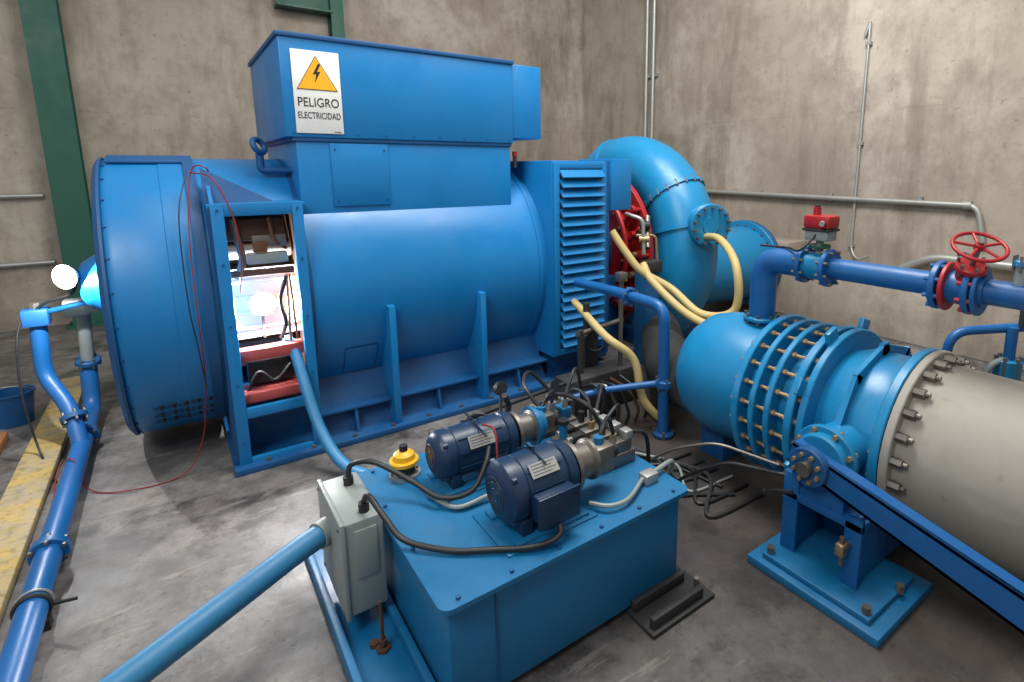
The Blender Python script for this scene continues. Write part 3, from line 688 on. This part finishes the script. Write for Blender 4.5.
j = B('junction_box')
j.box((.42, 2.19, .13), (.58, 2.60, .56), GREY, .012)
j.box((.405, 2.18, .12), (.425, 2.61, .57), GREY, .006)
j.box((.46, 2.182, .30), (.55, 2.192, .52), GREY, .003)
for (y, z) in ((2.21, .15), (2.58, .15), (2.21, .54), (2.58, .54)): j.cyl((.40, y, z), (.408, y, z), .01, STEEL, seg=8)
j.cyl((.52, 2.25, .56), (.52, 2.25, .60), .022, BLACK); j.cyl((.52, 2.5, .56), (.52, 2.5, .60), .022, BLACK)
j.box((.46, 2.30, .03), (.52, 2.5, .13), BLUE_T)
j.done()
b = B('power_cable')
b.tube(cat([(.52, 2.25, .60), (.53, 2.20, .65), (.56, 2.08, .60), (.60, 1.98, .545), (.72, 1.84, .53), (.86, 1.74, .53), (1.0, 1.65, .535), (1.10, 1.62, .56), (1.13, 1.68, .60)]), .012, BLACK); b.done()
b = B('power_cable')
b.tube(cat([(.52, 2.5, .60), (.54, 2.50, .65), (.62, 2.42, .67), (.74, 2.28, .60), (.82, 2.14, .56), (.94, 2.08, .58), (1.03, 2.12, .66), (1.08, 2.18, .70)]), .012, BLACK); b.done()

b = B('cable_duct_pipe')
b.tube(fillet([(.42, 2.44, .41), (.30, 2.385, .41), (-.53, 1.93, .37), (-.55, 1.90, .0)], .12), .050, BLUE_L, 20)
b.cyl((.41, 2.44, .41), (.36, 2.415, .41), .060, GREY); b.done()
b = B('drain_hose')
b.tube(cat([(.56, 4.25, .80), (.58, 4.12, .75), (.60, 3.98, .55), (.64, 3.80, .28), (.72, 3.6, .09), (.85, 3.4, .042), (1.1, 3.1, .042), (1.3, 2.95, .042)]), .036, BLUE_L, 16); b.done()

# ------------------------------------------------------------------ left floor pipework
b = B('floor_pipe')
b.tube(fillet([(-.67, -.4, .11), (-.67, 5.6, .11), (-.66, 5.66, .5)], .15), .055, BLUE_P, 20)
b.tube(fillet([(-.66, 5.66, .45), (-.62, 5.5, .95), (-.55, 5.35, .98)], .1), .042, GREY, 20)
for y in (3.55, 5.05): b.flange((-.67, y, .11), AY, .08, .05, BLUE_P, 6, .01)
b.tube(fillet([(-.84, 5.28, .92), (-.85, 5.25, .55), (-.72, 5.05, .34), (-.67, 4.86, .12)], .1), .048, BLUE_P, 20)
b.flange((-.70, 5.0, .28), (.2, -.6, -.8), .075, .04, BLUE_D, 6, .01); b.flange((-.655, 5.64, .5), (0.1, -.3, 1), .08, .04, BLUE_D, 6, .01)
b.cbox((-.84, 5.27, .97), (.14, .14, .12), BLUE_P, bev=.012); b.cbox((-.64, 5.42, .98), (.15, .12, .12), GREY, bev=.012)
b.cyl((-.84, 5.27, 1.03), (-.84, 5.27, 1.07), .03, STEEL, seg=6); b.tube([(-.77, 5.27, 1.0), (-.55, 5.2, 1.05)], .02, BLUE_P)
for y in (3.1, 1.6):
    b.torus((-.67, y, .11), AY, .061, .009, DARK, 24, 6); b.torus((-.67, y+.04, .11), AY, .061, .006, GALV, 24, 6); b.box((-.72, y-.03, 0), (-.62, y+.03, .05), DARK)
    b.cyl((-.60, y, .1), (-.52, y-.05, .12), .007, BLACK, seg=8)
b.done()
b = B('electric_cable')
b.tube(cat([(.24, 4.42, 1.9), (.20, 4.3, 2.0), (.12, 4.34, 1.97), (.07, 4.16, 1.6), (.06, 4.055, 1.1), (.06, 4.10, .75), (.04, 4.2, .45), (.0, 4.25, .2), (-.12, 4.2, .02), (-.4, 4.2, .012), (-.6, 4.35, .02), (-.67, 4.5, .18), (-.76, 4.6, .09), (-.75, 4.2, .03), (-.75, 3.8, .012)]), .004, REDW, 8)
b.tube(cat([(.12, 4.34, 1.97), (.22, 4.1, 1.93), (.30, 4.03, 1.7), (.32, 4.03, 1.45), (.30, 4.1, 1.2)]), .004, REDW, 8)
b.tube(cat([(.10, 4.38, 1.98), (.03, 4.18, 1.7), (.02, 4.05, 1.2), (.04, 4.06, .9), (.06, 4.12, .6)]), .004, BLACK, 8)
b.done()

b = B('plastic_bucket')
b.lathe([(0, .001), (0, .105), (.25, .135), (.25, .145), (.265, .145), (.265, .13), (.25, .128), (.012, .10), (.012, .001)], (-1.17, 5.95, 0), (0, 0, 1), BLUE_D, 36)
b.tube(cat([(-1.31, 5.95, .25), (-1.24, 5.85, .33), (-1.10, 5.84, .33), (-1.03, 5.95, .25)]), .005, GALV, 8); b.done()
b = B('timber_offcut'); b.cbox((-1.22, 5.45, .035), (.14, .3, .07), WOOD, bev=.005); b.cbox((-1.36, 5.3, .025), (.3, .1, .05), WOOD, bev=.005); b.done()

# ------------------------------------------------------------------ lights
w = bpy.data.worlds.new('World'); sc.world = w; w.use_nodes = True
bg = w.node_tree.nodes['Background']; bg.inputs[0].default_value = (.96, .98, 1, 1); bg.inputs[1].default_value = .40
def area(name, loc, tgt, size, e, col=(1, 1, 1)):
    l = bpy.data.lights.new(name, 'AREA'); l.energy = e; l.size = size; l.color = col
    o = bpy.data.objects.new(name, l); sc.collection.objects.link(o); o.location = loc
    o.rotation_euler = (V3(tgt)-V3(loc)).to_track_quat('-Z', 'Y').to_euler(); return o
area('unseen_area_light', (2.2, 3.0, 6.8), (3.2, 4.5, 0), 2.4, 390, (1, .98, .95))
area('unseen_area_light', (-2.5, 0.5, 5.5), (2.5, 6, 1.5), 2.2, 200, (.97, .98, 1))
area('unseen_area_light', (3.6, 2.0, 5.6), (7.1, 3.6, 2.6), 1.8, 185, (1, .98, .95))  # added fill aimed at the right wall to brighten it, no fixture there
def pt(name, loc, e, r=.05):
    l = bpy.data.lights.new(name, 'POINT'); l.energy = e; l.shadow_soft_size = r
    o = bpy.data.objects.new(name, l); sc.collection.objects.link(o); o.location = loc
pt('work_lamp_bulb', (-.68, 4.88, 1.28), 50, .012)
pt('floodlight_bulb', (.44, 4.25, 1.06), 75, .012)

# ------------------------------------------------------------------ camera
cam = bpy.data.cameras.new('camera'); co = bpy.data.objects.new('camera', cam); sc.collection.objects.link(co)
sc.camera = co; co.location = (0, 0, 2.0)
pr = math.radians(10.2)
co.rotation_euler = V3((.6*math.cos(pr), .8*math.cos(pr), -math.sin(pr))).to_track_quat('-Z', 'Y').to_euler()
cam.sensor_width = 36; cam.sensor_fit = 'HORIZONTAL'; cam.lens = 547/1024*36
cam.shift_x = -71/1024; cam.shift_y = -75/1024; cam.clip_start = .05
sc.view_settings.view_transform = 'Standard'
